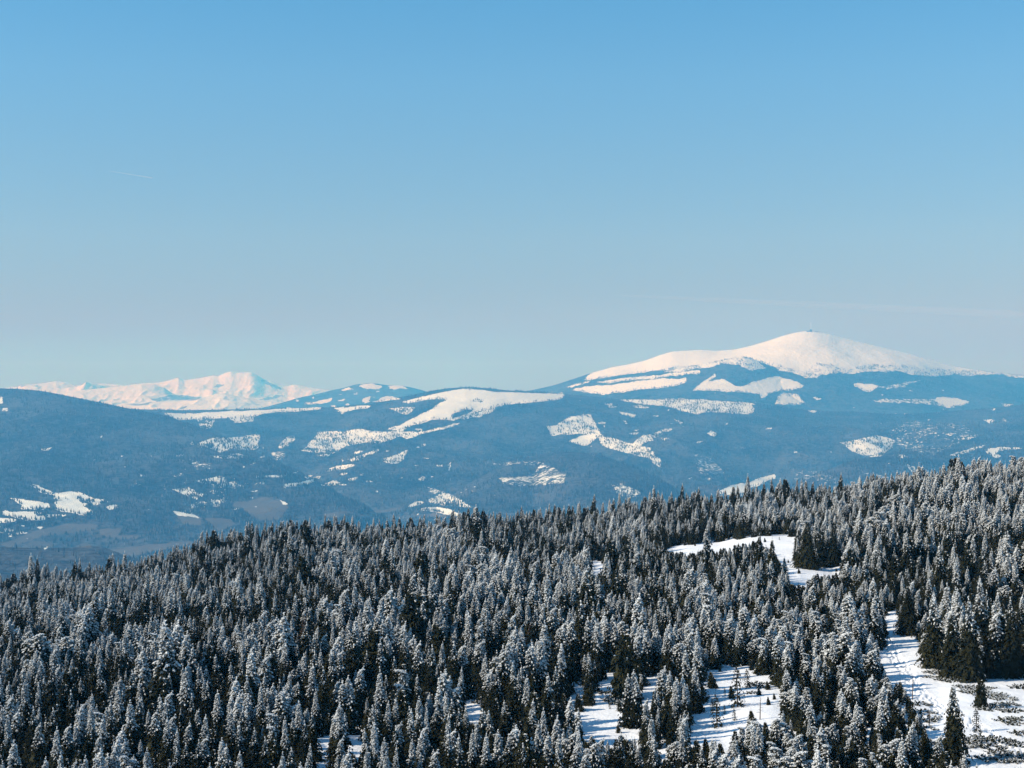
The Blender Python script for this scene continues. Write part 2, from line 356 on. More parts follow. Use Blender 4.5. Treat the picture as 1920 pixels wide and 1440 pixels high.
# ------------------------------------------------------------------ far terrain: each range is a ridge with a front slope and a back slope
HILLS = {}
def ridge(name, crest, dist, base_v, base_d, mat, u0=-500, u1=2420, du=1.6, dv=1.3, amp=40, wave=900, power=1.5, ridged=False, field='hill', back=2500, side=0.0, seed=0.0):
    us = np.arange(u0, u1, du)
    fine = np.arange(u0-300, u1+300, du); cf = crest(fine)
    def gs(sig):
        k = np.arange(-int(3*sig/du), int(3*sig/du)+1)*du; w = np.exp(-0.5*(k/sig)**2); w /= w.sum()
        return np.interp(us, fine, np.convolve(np.pad(cf, len(k)//2, mode='edge'), w, 'valid'))
    vc = gs(1.5 if field == 'far' else 3.5); vs_ = gs(70.0); D = dist(us) if callable(dist) else np.full(us.shape, float(dist))
    vb = base_v(us) if callable(base_v) else np.full(us.shape, float(base_v))
    vb = np.maximum(vb, vc+12)
    Bd = base_d(us) if callable(base_d) else np.full(us.shape, float(base_d))
    nr = int(max(20, (vb-vc).max()/dv))
    s = np.linspace(0, 1, nr)[:, None]
    g = 1-(1-s)**power            # v against depth: rounded towards the crest
    # rows uniform in picture height, so depth is the inverse of g
    t = 1-(1-s)**(1/power)
    y = Bd + (D-Bd)*t
    v = vb + (vs_-vb)*s + (vc-vs_)*s**5
    z = -(v-720)*y/F
    x = (us-960)*y/F
    win = np.clip(t*4, 0, 1)*np.clip((1-t)*3.2, 0, 1)**0.8
    z = z + amp*2*win*fbm(x/wave+40+seed, y/wave*0.8+40, 5, ridged)
    # back slope
    nb = 14
    tb = np.linspace(0, 1, nb+1)[1:, None]
    yb = D + back*tb
    zb = z[-1] - (back*0.45*tb**1.4)
    xb = (us-960)*yb/F
    X = np.vstack([x, xb]); Y = np.vstack([y, yb]); Z = np.vstack([z, zb])
    U = 960+F*X/Y; Vv = 720-F*Z/Y
    if field == 'far':
        sn = 1.0-0.75*sample(fd_map, U, Vv)
        fi = np.zeros_like(sn)
    else:
        wu = 12.0*fbm(X/95.0, Y/260.0, 4)+3*fbm(X/30.0, Y/70.0, 2); wv = 5.0*fbm(X/110.0+50, Y/300.0, 4)
        sn = sample(sn_map, U+wu, Vv+wv); fi = sample(fi_map, U+wu, Vv+wv)
        sn[nr:] = sn[nr-1]*0.6
    n, m = X.shape
    I = np.arange(n*m).reshape(n, m)
    Fc = np.stack([I[:-1, :-1], I[:-1, 1:], I[1:, 1:], I[1:, :-1]], -1).reshape(-1, 4)
    me = mesh_np(name, np.stack([X, Y, Z], -1).reshape(-1, 3), Fc, [mat], smooth=True, attrs={'snow': sn, 'field': fi})
    o = link(name, me); tag(o, kind='structure')
    HILLS[len(HILLS)] = dict(us=us, Y=Y[:nr], Z=Z[:nr], sn=sn[:nr], fi=fi[:nr], V=Vv[:nr], name=name)
    return o
far_a = line([(-500,775),(-100,762),(0,745),(55,727),(85,719),(105,715),(125,717),(145,723),(165,723),(185,720),(205,720),(235,723),(265,719),(300,717),(318,713),(335,708),(345,713),(375,709),(400,704),(410,705),(423,699),(433,696.5),(442,699),(457,698.5),(470,697.5),(480,702),(495,711),(507,714),(520,719),(540,724),(552,721),(570,724),(590,728),(620,732),(700,740),(800,752),(1000,775),(2420,790)])
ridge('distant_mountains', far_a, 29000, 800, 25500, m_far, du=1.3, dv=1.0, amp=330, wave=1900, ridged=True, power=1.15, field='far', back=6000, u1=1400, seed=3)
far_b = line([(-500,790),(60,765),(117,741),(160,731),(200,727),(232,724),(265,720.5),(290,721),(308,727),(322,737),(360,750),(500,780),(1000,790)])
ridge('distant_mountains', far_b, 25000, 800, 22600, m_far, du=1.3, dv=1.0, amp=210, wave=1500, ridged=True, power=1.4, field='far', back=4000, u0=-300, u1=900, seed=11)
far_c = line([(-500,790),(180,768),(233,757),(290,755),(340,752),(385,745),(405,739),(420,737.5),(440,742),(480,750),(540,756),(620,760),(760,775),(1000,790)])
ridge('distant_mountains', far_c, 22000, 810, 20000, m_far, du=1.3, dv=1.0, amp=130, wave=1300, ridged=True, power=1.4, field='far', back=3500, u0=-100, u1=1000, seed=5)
ridge('blue_hill', line([(300,800),(480,768),(540,752),(560,746),(590,740),(620,732),(645,727),(670,720),(690,718.5),(705,719),(725,722),(745,722.5),(765,725),(790,731),(815,739),(860,750),(1000,790)]), 19000, 800, 16500, m_mtn, du=1.3, amp=70, wave=1100, back=3000, u0=300, u1=1000, seed=8)
mtn = line([(700,800),(850,760),(950,740),(1000,731),(1040,722),(1080,709),(1107,700),(1150,688),(1180,683),(1210,676),(1240,665),(1262,659),(1280,658),(1315,656),(1345,658),(1380,655),(1410,648),(1440,639),(1470,629),(1490,624),(1508,621),(1530,621.5),(1555,626),(1575,632),(1600,638),(1640,648),(1700,662),(1740,673),(1790,687),(1830,694),(1880,700.5),(1920,705),(2000,715),(2420,745)])
ridge('big_mountain', mtn, 15800, 840, 12600, m_mtn, du=1.3, dv=1.0, amp=95, wave=1600, power=1.7, back=5000, u0=700, seed=2)
ridge('mountain_spur', line([(1040,790),(1120,728),(1180,712),(1240,698),(1290,688),(1330,680),(1357,675),(1380,671),(1396,668.5),(1417,675),(1452,688),(1488,700),(1516,712),(1560,735),(1620,765),(1700,800)]), 14200, 830, 12300, m_mtn, du=1.3, dv=1.0, amp=35, wave=1300, power=1.3, back=1500, u0=1040, u1=1700, seed=6)
mid = line([(-500,775),(200,768),(260,767.5),(333,769),(420,768),(520,766),(623,764),(690,757),(733,748),(777,740),(813,732),(840,728),(873,726),(917,728),(950,732),(987,733.5),(1033,735.5),(1067,740),(1120,744),(1167,749),(1240,749),(1311,748),(1370,751),(1422,756),(1488,766),(1550,771),(1612,772),(1665,776),(1730,775),(1789,770),(1860,765),(1920,758),(2100,748),(2420,740)])
ridge('middle_hills', mid, 11200, 1130, 4200, m_hill, du=1.35, dv=1.15, amp=190, wave=1100, power=1.25, back=3500, seed=1)
ridge('valley_spur', line([(500,1200),(640,1010),(800,960),(880,905),(960,862),(1040,846),(1120,850),(1200,880),(1300,930),(1400,1010),(1600,1200)]), line([(500,5500),(1000,8200),(1600,5500)]), 1140, 4200, m_hill, du=1.5, dv=1.3, amp=40, wave=900, power=1.5, back=900, u0=500, u1=1600, seed=9)
ridge('valley_spur', line([(1100,1200),(1350,960),(1500,900),(1600,862),(1700,842),(1800,838),(1920,826),(2100,815),(2420,800)]), line([(1100,5000),(1900,8600),(2420,8800)]), 1140, 4200, m_hill, du=1.5, dv=1.3, amp=35, wave=900, power=1.5, back=900, u0=1100, seed=12)
ridge('left_hill', line([(-500,742),(-200,730),(0,728),(33,729),(70,732),(100,737),(150,747),(200,757),(247,767),(300,777),(333,785),(400,812),(480,848),(560,885),(700,960),(900,1100)]), line([(-500,9300),(0,9300),(333,8600),(900,5500)]), 1130, 4300, m_hill, amp=120, wave=1000, power=1.5, back=1800, u1=900, seed=4)
ridge('near_wooded_hill', line([(-500,1000),(-100,1024),(60,1027),(130,1027),(170,1023),(190,1025),(213,1033),(240,1043),(267,1052),(320,1075),(420,1120),(800,1250)]), 3300, 1300, 2200, m_hill, du=2, dv=2, amp=14, wave=400, power=1.5, back=600, u1=800, seed=7)
gp = link('valley_floor', mesh_np('valley_floor', [(-44000, -9000, -900), (44000, -9000, -900), (44000, 60000, -900), (-44000, 60000, -900)], [(0, 1, 2, 3)], [m_hill]))
tag(gp, kind='structure')

# tiny trees standing along the clearings and on the crests: one far-off wood
def far_wood(name, label, size, idx, want, seed, cover):
    r = np.random.default_rng(seed)
    P3 = []
    for k in idx:
        h = HILLS[k]
        sn, Y, Z, V = h['sn'], h['Y'], h['Z'], h['V']
        nr, nc = sn.shape
        inner = sn
        gx = np.abs(np.gradient(sn, axis=0))+np.abs(np.gradient(sn, axis=1))
        w = gx*1.6+((inner > 0.5) & (inner < 0.93))*0.8
        w[-3:] += 0.10*(sn[-3:] < 0.5)          # the wooded crest line
        w += cover*(sn < 0.35)
        w = w*(h['fi'] < 0.25)
        U = np.broadcast_to(h['us'], sn.shape)
        w = w*((U > -120) & (U < 2040))
        w = w*(0.10+3.0*np.clip(fbm(U/14.0, V/6.0, 3)+0.5, 0, 1)**3)
        w = w.ravel()
        n = int(want*w.sum()/1000.0)
        ids = r.choice(w.size, size=min(n, 90000), p=w/w.sum())
        rr, cc = np.unravel_index(ids, sn.shape)
        rr = np.clip(rr, 0, nr-2); cc = np.clip(cc, 0, nc-2)
        fr, fc = r.random(len(rr)), r.random(len(rr))
        y = Y[rr, cc]*(1-fr)+Y[rr+1, cc]*fr; z = Z[rr, cc]*(1-fr)+Z[rr+1, cc]*fr
        u = h['us'][cc]+fc*(h['us'][1]-h['us'][0])
        P3.append(np.stack([(u-960)*y/F, y, z], -1))
    P3 = np.concatenate(P3); n = len(P3)
    H = size*(0.6+0.8*r.random(n)); W = H*(0.17+0.1*r.random(n)); a0 = r.random(n)*6.28
    vs = []
    for j in range(4):
        a = a0+j*math.pi/2
        vs.append(P3+np.stack([W*np.cos(a), W*np.sin(a), -H*0.15], -1))
    vs.append(P3+np.stack([0*H, 0*H, H], -1))
    Vt = np.stack(vs, 1).reshape(-1, 3)
    b0 = (np.arange(n)*5)[:, None]
    tri = np.array([(0, 1, 4), (1, 2, 4), (2, 3, 4), (3, 0, 4)])
    Fc = (b0[:, :, None]+tri[None]).reshape(-1, 3)
    o = link(name, mesh_np(name, Vt, Fc, [m_farneedle, m_farfrost]))
    tag(o, label, 'forest', kind='stuff')
    o.data.polygons.foreach_set('material_index', np.repeat((r.random(n) < 0.2).astype(np.int32), 4))
    return n
m_farfrost = plain('distant_frosted_needles', (0.07, 0.078, 0.08), (0.14, 0.15, 0.15), 0.02)
m_farneedle = plain('distant_needles', (0.020, 0.028, 0.022), (0.045, 0.052, 0.045), 0.02)
far_wood('hillside_forest', 'tiny dark conifers fringing the snowy clearings of the blue middle hills', 11, [6, 7, 8, 9], 850, 1, 0.35)
far_wood('mountain_forest', 'dwarfed conifers dotting the snow line of the big white mountain', 11, [4, 5], 600, 2, 0.12)
far_wood('near_hill_forest', 'dark wooded knoll of conifers in the valley behind the far left treetops', 8, [10], 160, 3, 0.3)

# ------------------------------------------------------------------ near plateau
sky_top = line([(-1500,1330),(-400,1180),(-100,1105),(0,1112),(60,1092),(130,1095),(200,1080),(260,1068),(330,1048),(400,1030),(470,1018),(540,1002),(600,996),(680,992),(760,992),(830,985),(890,978),(950,978),(1040,972),(1100,968),(1180,958),(1230,950),(1290,940),(1350,938),(1410,925),(1500,918),(1560,925),(1600,918),(1650,905),(1720,893),(1760,892),(1800,880),(1850,880),(1920,872),(2100,850),(3000,800)])
crest_d = line([(-1500,380),(0,390),(600,400),(1200,380),(1600,350),(1920,330),(3000,320)])
def crest_v(u): return sky_top(u)+27*380.0/crest_d(u)
def gz0(u, d):
    """height of the plateau along the ray of column u at distance d (depth y)"""
    dc = crest_d(u); zc = -(crest_v(u)-720)*dc/F
    zn = -26.0
    s = np.clip((d-95)/(dc-95), 0, 1)
    z = zn+(zc-zn)*(0.75*s+0.25*s*s)
    near = -2.0-24.0*np.clip(d/72.0, 0, 1)**0.8
    z = np.where(d < 95, np.maximum(near, -26.0), z)
    e = np.clip(d-dc, 0, None)
    return z-0.0011*np.clip(e, 0, 150)**2*1.2-0.40*np.clip(e-150, 0, None)
def ground_z(x, y):
    yy = np.maximum(y, 1e-3)
    u = 960+F*x/np.maximum(yy, 6.0)
    u = np.clip(u, -1500, 3000)
    z = gz0(u, yy)
    amp = np.clip((yy-40)/60, 0, 1)
    z = z+amp*(2.6*fbm(x/38.0+5, y/38.0+5, 3)+0.7*fbm(x/7.0, y/9.0, 3))
    return z
TRACK = np.array([(1662,1196),(1673,1225),(1690,1248),(1706,1270),(1722,1296),(1745,1316),(1768,1333),(1800,1346),(1840,1368),(1880,1396),(1925,1420)], float)
def solve(u, v):
    """ground point seen at pixel (u, v) of the photograph"""
    d = np.linspace(60, 420, 2200); x = (u-960)*d/F
    vv = 720-F*ground_z(x, d)/d
    i = np.argmax(vv <= v)
    return float(x[i]), float(d[i]), float(ground_z(x[i:i+1], d[i:i+1])[0])
def ground_mesh():
    us = np.concatenate([np.linspace(-12000, -1600, 30), np.linspace(-1550, -60, 110), np.arange(-50, 1500, 5.0), np.arange(1500, 1990, 1.4), np.arange(1995, 3000, 12), np.linspace(3100, 14000, 34)])
    ds = np.concatenate([np.linspace(1.5, 88, 50), np.arange(89, 215, 0.3), np.arange(215, 440, 1.2), np.geomspace(441, 2600, 60)])
    Dm, Um = np.meshgrid(ds, us, indexing='ij')
    X = (Um-960)*Dm/F
    Z = ground_z(X, Dm)
    # trodden footprints along the track
    pts = [solve(u, v) for u, v in TRACK]
    pr = np.random.default_rng(3)
    pos = []
    for a, b_ in zip(pts[:-1], pts[1:]):
        dx, dy = b_[0]-a[0], b_[1]-a[1]; ln = math.hypot(dx, dy)
        for k in range(int(ln/0.55)):
            t = k*0.55/ln; sd = (1 if k % 2 else -1)*0.22
            for rep in range(2):
                pos.append((a[0]+dx*t-dy/ln*sd*(1+rep*1.4)+pr.normal()*0.1, a[1]+dy*t+dx/ln*sd+pr.normal()*0.15))
    dep = np.zeros_like(Z)
    for px, py in pos:
        i0, i1 = np.searchsorted(ds, [py-0.8, py+0.8])
        uu = 960+F*px/py; w = F*0.5/py
        j0, j1 = np.searchsorted(us, [uu-w, uu+w])
        r2 = ((X[i0:i1, j0:j1]-px)/0.17)**2+((Dm[i0:i1, j0:j1]-py)/0.34)**2
        dep[i0:i1, j0:j1] = np.maximum(dep[i0:i1, j0:j1], np.exp(-r2)*0.28-0.06*np.exp(-r2/4))
    Z = Z-dep
    n, m = X.shape; I = np.arange(n*m).reshape(n, m)
    Fc = np.stack([I[:-1, :-1], I[:-1, 1:], I[1:, 1:], I[1:, :-1]], -1).reshape(-1, 4)
    o = link('snowy_ground', mesh_np('snowy_ground', np.stack([X, Dm, Z], -1).reshape(-1, 3), Fc, [m_snow], smooth=True))
    tag(o, kind='structure')
    # the hill the viewer stands on, behind the lens
    a = np.linspace(math.pi-0.25, 2*math.pi+0.25, 40); rr = np.array([1.0, 20, 60, 150, 400, 1200, 2600])
    A, RR = np.meshgrid(a, rr); Xb = RR*np.cos(A); Yb = RR*np.sin(A); Zb = -2.3-RR*0.33
    n, m = Xb.shape; I = np.arange(n*m).reshape(n, m)
    Fc = np.stack([I[:-1, :-1], I[1:, :-1], I[1:, 1:], I[:-1, 1:]], -1).reshape(-1, 4)
    o = link('summit_slope', mesh_np('summit_slope', np.stack([Xb, Yb, Zb], -1).reshape(-1, 3), Fc, [m_snow], smooth=True))
    tag(o, kind='structure')
ground_mesh()

# ------------------------------------------------------------------ trees
class TB:
    def __init__(s): s.V = []; s.F = []; s.M = []; s.n = 0
    def quad(s, a, b, c, d, m):
        s.V += [a, b, c, d]; s.F.append((s.n, s.n+1, s.n+2, s.n+3)); s.M.append(m); s.n += 4
    def lump(s, c, d, ln, w, hh, r, m=1):
        """snow lump stretched along d: a jittered eight-sided bead"""
        d = d/(np.linalg.norm(d)+1e-9)
        sd = np.cross(d, (0, 0, 1)); sd = sd/(np.linalg.norm(sd)+1e-9); up = np.cross(sd, d)
        j = 1+0.5*(r.random(6)-0.5)
        p = [c+d*ln*j[0], c+sd*w*j[1], c+up*hh*j[2], c-sd*w*j[3], c-up*hh*0.5*j[4], c-d*ln*j[5]]
        k = s.n; s.V += p; s.n += 6
        for i in range(4):
            a, b = k+1+i, k+1+(i+1) % 4
            s.F.append((k, a, b, b)); s.F.append((k+5, b, a, a)); s.M += [m, m]
    def mesh(s, name, mats):
        tri = [f for f in s.F]
        V = np.array(s.V, np.float32)
        q = np.array(s.F, np.int32); M = np.array(s.M)
        # split into triangles
        isq = q[:, 2] != q[:, 3]
        T = np.concatenate([q[:, [0, 1, 2]], q[isq][:, [0, 2, 3]]]); MM = np.concatenate([M, M[isq]])
        return mesh_np(name, V, T, mats, MM)

UPV = np.array((0., 0., 1.))
def tube(tb, pts, rads, m=0, sides=6):
    pts = np.array(pts, float); rings = []
    for i, p in enumerate(pts):
        d = pts[min(i+1, len(pts)-1)]-pts[max(i-1, 0)]; d = d/np.linalg.norm(d)
        a = np.cross(d, (0.3, 0.9, 0.1)); a /= np.linalg.norm(a); b = np.cross(d, a)
        k = tb.n
        for j in range(sides):
            t = 2*math.pi*j/sides
            tb.V.append(p+(a*math.cos(t)+b*math.sin(t))*rads[i]); tb.n += 1
        rings.append(k)
    for i in range(len(rings)-1):
        for j in range(sides):
            j2 = (j+1) % sides
            tb.F.append((rings[i]+j, rings[i]+j2, rings[i+1]+j2, rings[i+1]+j)); tb.M.append(m)

WIND = np.array((0.55, -0.83, 0.0))      # the side the rime grew on
def spruce(seed, h=7.0, wid=0.20, nb=190, frost=1.0, one_side=0.35, bend=0.0, shape=0.8, low=0.04, spray=1.0, tops=1.0, stems=1, fill=260, open_=False):
    """one spruce: returns crown mesh, trunk mesh"""
    r = np.random.default_rng(seed)
    cr, tr = TB(), TB()
    bd = r.random()*6.28; bdir = np.array((math.cos(bd), math.sin(bd), 0))
    for st in range(stems):
        off = np.zeros(3) if st == 0 else np.array((*(r.normal(size=2)*h*0.09), 0))
        hh = h*(1 if st == 0 else 0.72+0.22*r.random())
        lean = r.normal(size=2)*0.035*hh
        def spine(t):
            b = max(0.0, t-0.80)
            return off+np.array((lean[0]*t, lean[1]*t, t*hh-bend*3.4*b*b*hh))+bdir*bend*hh*b*b*3.2
        ts = [0, .15, .3, .5, .7, .85, 1.0]
        tube(tr, [spine(t)-(UPV*0.4 if t == 0 else 0) for t in ts], [0.022*hh*(1-t)**0.8+0.012 for t in ts])
        n = int(nb*(1 if st == 0 else 0.6))
        az = r.random()*6.28
        clump = r.random((14, 6))
        for k in range(n):
            t = low+(0.985-low)*(k+r.random())/n
            if open_: t = low+(0.97-low)*(round(t*11)/11.0)+r.normal()*0.006
            az += 2.39996+r.normal()*0.25
            ck = clump[min(13, int(t*13.99)), int((az/1.0472) % 6)]; Lb = (wid*hh*(max(0.0, 1-t)**shape)*(0.45+0.55*r.random()+0.55*ck)*(1-0.25*tops)+0.15*tops*(0.2+1.3*ck)*min(1, (1.03-t)*5)+0.07)
            rad = np.array((math.cos(az), math.sin(az), 0)); tan = np.array((-rad[1], rad[0], 0))
            base = spine(t)
            a = 0.55*t-0.05+r.normal()*0.06; bq = 0.30+0.45*(1-t)+r.normal()*0.05
            wf = 0.5+0.5*float(rad@WIND)                    # 1 on the windward side
            tt = min(1, max(0, (t-0.47-0.10*(1-tops))/0.30)); os_ = one_side+(1-one_side)*tops*tt**2*0.8; cover = frost*(os_+(1-os_)*wf**1.5)*(0.03+1.05*tt*tt*(3-2*tt))*(0.30+1.2*ck)+0.28*frost*tops*tt*tt; fat = 1+0.25*tops*tt
            ns = max(2, int(Lb/0.20))
            prev = base
            for i in range(ns):
                s = (i+0.6+0.4*r.random())/ns
                p = base+rad*Lb*s+UPV*Lb*(a*s-bq*s*s)
                d = p-prev; d = d/(np.linalg.norm(d)+1e-9); prev = p
                tl = (0.30*Lb*(1.1-s)+0.13)*spray
                for sg in (-1, 1):
                    if r.random() < 0.12: continue
                    bare = tops > 0.5 and r.random() < tt*0.25
                    td = d*0.75+tan*sg*(0.8+0.3*r.random())+UPV*(-0.25-0.2*r.random()); td /= np.linalg.norm(td)
                    wv = d*0.055+UPV*0.03*r.normal()
                    e = p+td*tl*(0.7+0.6*r.random()); mid = (p+e)/2+UPV*0.03
                    rm = 1 if r.random() < cover*0.85 else 0
                    cr.quad(p-wv, mid-wv*1.5-UPV*0.03, e, mid+wv*1.5, rm)
                    # hanging curtain of needles
                    hg = (0.07+0.10*r.random())*spray
                    if not bare: cr.quad(p, mid, mid+(e-mid)*0.7-UPV*hg, p-UPV*hg*1.2, 1 if rm and r.random() < 0.45 else 0)
                    for q in range(1):
                        if s > 0.2 and r.random() < cover*0.55:
                            f_ = 0.35*q+0.25+0.3*r.random()
                            cr.lump(p*(1-f_)+e*f_+UPV*(0.02+0.03*r.random()), td+UPV*r.normal()*0.7+tan*r.normal()*0.3, 0.28*tl*(0.5+0.7*r.random())+0.04*fat, (0.018+0.022*r.random())*fat, (0.018+0.020*r.random())*fat, r)
                if r.random() < cover*0.8 and s > 0.15:
                    cr.lump(p+UPV*0.03, d+UPV*r.normal()*0.25, 0.11+0.08*r.random(), (0.028+0.03*r.random())*fat, (0.025+0.028*r.random())*fat, r)
            # snow-laden, drooping end of the branch
            e = base+rad*Lb+UPV*Lb*(a-bq)
            cr.quad(e, e+tan*0.07-UPV*0.1, e+rad*0.10-UPV*0.16, e-tan*0.07-UPV*0.1, 0)
            if r.random() < cover*1.1:
                cr.lump(e+UPV*0.01, rad*0.7-UPV*0.5, 0.09+0.07*r.random(), (0.045+0.04*r.random())*fat, (0.04+0.03*r.random())*fat, r)
        # dark inner needles
        for k in range(fill):
            t = r.random()**1.5*0.8; az2 = r.random()*6.28
            rr_ = wid*hh*(1-t)**shape*math.sqrt(r.random())*0.72
            p = spine(t)+np.array((math.cos(az2)*rr_, math.sin(az2)*rr_, -0.1))
            q1 = r.normal(size=3)*0.14; q2 = r.normal(size=3)*0.14
            cr.quad(p-q1, p-q2, p+q1, p+q2, 0)
        # the leader, coated in rime
        for k in range(9):
            t = 0.86+0.15*k/8
            p = spine(min(t, 1.0))+UPV*(0.35*max(0, k-5)/3 if bend < 0.6 else 0)
            if frost > 0.2:
                for q in range(5 if k < 7 else 3):
                    cr.lump(p+r.normal(size=3)*(0.06 if k < 7 else 0.025), np.array((r.normal()*0.8, r.normal()*0.8, 0.8)), 0.10, 0.04+0.03*r.random(), 0.04, r)
            else:
                cr.lump(p, np.array((r.normal(), r.normal(), 0.8)), 0.14, 0.03, 0.03, r, 0)
    return cr.mesh('crown', [m_needle, m_rime]), tr.mesh('trunk', [m_bark])

VAR = {}
specs = [
 dict(seed=1, h=6.2, wid=0.29, nb=200, frost=1.2, shape=1.7), dict(seed=2, h=6.2, wid=0.34, nb=220, frost=1.0, one_side=0.2, shape=1.75),
 dict(seed=3, h=5.2, wid=0.27, nb=120, frost=1.35, one_side=0.5, bend=0.5, stems=4, shape=1.5), dict(seed=4, h=7.0, wid=0.25, nb=200, frost=1.25, one_side=0.35, shape=1.6),
 dict(seed=5, h=5.6, wid=0.32, nb=130, frost=1.15, stems=4, shape=1.7, bend=0.25), dict(seed=6, h=5.6, wid=0.27, nb=150, frost=1.35, one_side=0.5, bend=0.9, shape=1.5, stems=2),
 dict(seed=7, h=5.2, wid=0.33, nb=110, frost=1.15, stems=5, shape=1.7), dict(seed=8, h=6.4, wid=0.34, nb=220, frost=0.7, one_side=0.12, shape=1.6, tops=0.7),
 dict(seed=9, h=5.0, wid=0.26, nb=100, frost=1.4, one_side=0.6, shape=1.3, bend=0.7, stems=5), dict(seed=10, h=6.6, wid=0.31, nb=220, frost=1.05, one_side=0.2, shape=1.6, tops=0.85, bend=0.5),
 dict(seed=11, h=6.2, wid=0.32, nb=200, frost=0.35, one_side=0.1, shape=1.35, tops=0.4), dict(seed=12, h=7.4, wid=0.22, nb=200, frost=0.95, one_side=0.1, shape=1.5, tops=0.7),
 dict(seed=13, h=3.0, wid=0.42, nb=110, frost=0.10, one_side=0.1, shape=0.9, tops=0.0, fill=220),
]
for i, s_ in enumerate(specs): VAR[i] = (spruce(**s_), s_['h'])
VAR['dark'] = (spruce(31, h=7.0, wid=0.31, nb=250, frost=0.16, one_side=0.1, shape=1.05, fill=420, tops=0.0), 7.0)
VAR['dark2'] = (spruce(32, h=6.5, wid=0.28, nb=220, frost=0.3, one_side=0.05, shape=1.1, fill=420, tops=0.0), 6.5)
VAR['side'] = (spruce(33, h=6.5, wid=0.28, nb=250, frost=1.0, one_side=0.0, shape=1.2, fill=350, tops=0.35), 6.5)
VAR['young'] = (spruce(34, h=3.0, wid=0.26, nb=60, frost=0.02, one_side=0.0, shape=0.8, fill=0, tops=0.0, open_=True, spray=0.6), 3.0)
_n = m_needle; m_needle = m_twig; VAR['brown'] = (spruce(36, h=5.0, wid=0.26, nb=150, frost=0.10, one_side=0.1, shape=0.9, fill=60, tops=0.0), 5.0); m_needle = _n
VAR['bushy'] = (spruce(35, h=3.0, wid=0.34, nb=130, frost=0.12, one_side=0.1, shape=0.6, fill=150, tops=0.0), 3.0)

def hpx(z, y): return F*z/y
made = []
keys = list(range(13))
def add_tree(var, x, y, z, h, label, group=None, wide=1.0, rz=None, name='spruce_tree', cat='tree'):
    (cm, tm), h0 = VAR[var]
    e = link(name, None, None, (x, y, z-0.05), 0.0 if rz is None else rz)
    tag(e, label, cat, group)
    s = h/h0
    e.scale = (s*wide, s*wide, s)
    link('trunk', tm, e); link('crown', cm, e)
    made.append((x, y, z, h))
    return e

# --- openings where the snow shows (outlines in the photograph, laid down on the ground)
OPEN = [
 c6([(1150,440),(1215,440),(1205,520),(1300,570),(1318,640),(1310,690),(1380,740),(1400,770),(1500,800),(1560,835),(1700,838),(1900,805),(1990,815),(1990,1325),(1690,1325),(1620,1240),(1590,1180),(1500,1120),(1400,1080),(1340,1000),(1300,900),(1210,780),(1160,720),(1105,665),(1110,640),(1180,590),(1165,490)]),
 c6([(-120,92),(0,62),(180,45),(320,25),(600,3),(625,40),(612,185),(740,200),(870,168),(890,165),(880,215),(700,225),(700,275),(610,290),(600,220),(560,120),(520,110),(440,30),(330,60),(200,80),(60,105)]),
 c6([(115,845),(180,758),(270,752),(380,752),(430,790),(480,850),(555,912),(545,1000),(500,1010),(440,960),(340,1000),(300,1070),(200,1110),(120,1130),(40,1185),(60,1130),(150,1070),(180,960),(140,910)]),
 c5([(1285,820),(1370,812),(1350,890),(1290,905)]), c5([(1460,815),(1560,800),(1575,860),(1540,880),(1470,860)]), c5([(1410,990),(1600,950),(1620,990),(1560,1020),(1700,1085),(1600,1120),(1500,1140),(1400,1090),(1330,1080)]),
 c5([(1700,820),(1800,815),(1800,850),(1725,862)]), c5([(705,937),(785,925),(815,1000),(725,1000)]), c5([(40,1100),(110,1098),(60,1150),(120,1215),(60,1230),(45,1160)]),
 c5([(1400,170),(1480,155),(1440,230)]), c4([(1770,1142),(1820,1140),(1820,1200),(1790,1200)]), c5([(1800,1190),(1840,1190),(1840,1230),(1805,1230)]), c5([(60,1305),(110,1305),(110,1320)]), c4([(1770,1300),(1830,1290),(1840,1320)]),
]
op_map = np.zeros((1440-990, 2000), bool)
def fill_bool(p, off=0):
    p = np.array(p); X, Y = np.meshgrid(np.arange(2000)+0.5, np.arange(990, 1440)+0.5)
    ins = np.zeros(X.shape, bool)
    for i in range(len(p)):
        (ax, ay), (bx, by) = p[i-1], p[i]
        if ay == by: continue
        ins ^= ((ay > Y) != (by > Y)) & (X < (bx-ax)*(Y-ay)/(by-ay)+ax)
    return ins
for p in OPEN: op_map |= fill_bool(p)
# cumulative image for quick box sums
cum = np.pad(op_map.astype(np.int32).cumsum(0).cumsum(1), ((1, 0), (1, 0)))
def open_frac(u0, u1, v0, v1):
    a, b = int(np.clip(u0, 0, 2000)), int(np.clip(u1, 0, 2000)); c, d = int(np.clip(v0-990, 0, 450)), int(np.clip(v1-990, 0, 450))
    if b <= a or d <= c: return 0.0
    return (cum[d, b]-cum[c, b]-cum[d, a]+cum[c, a])/float((b-a)*(d-c))

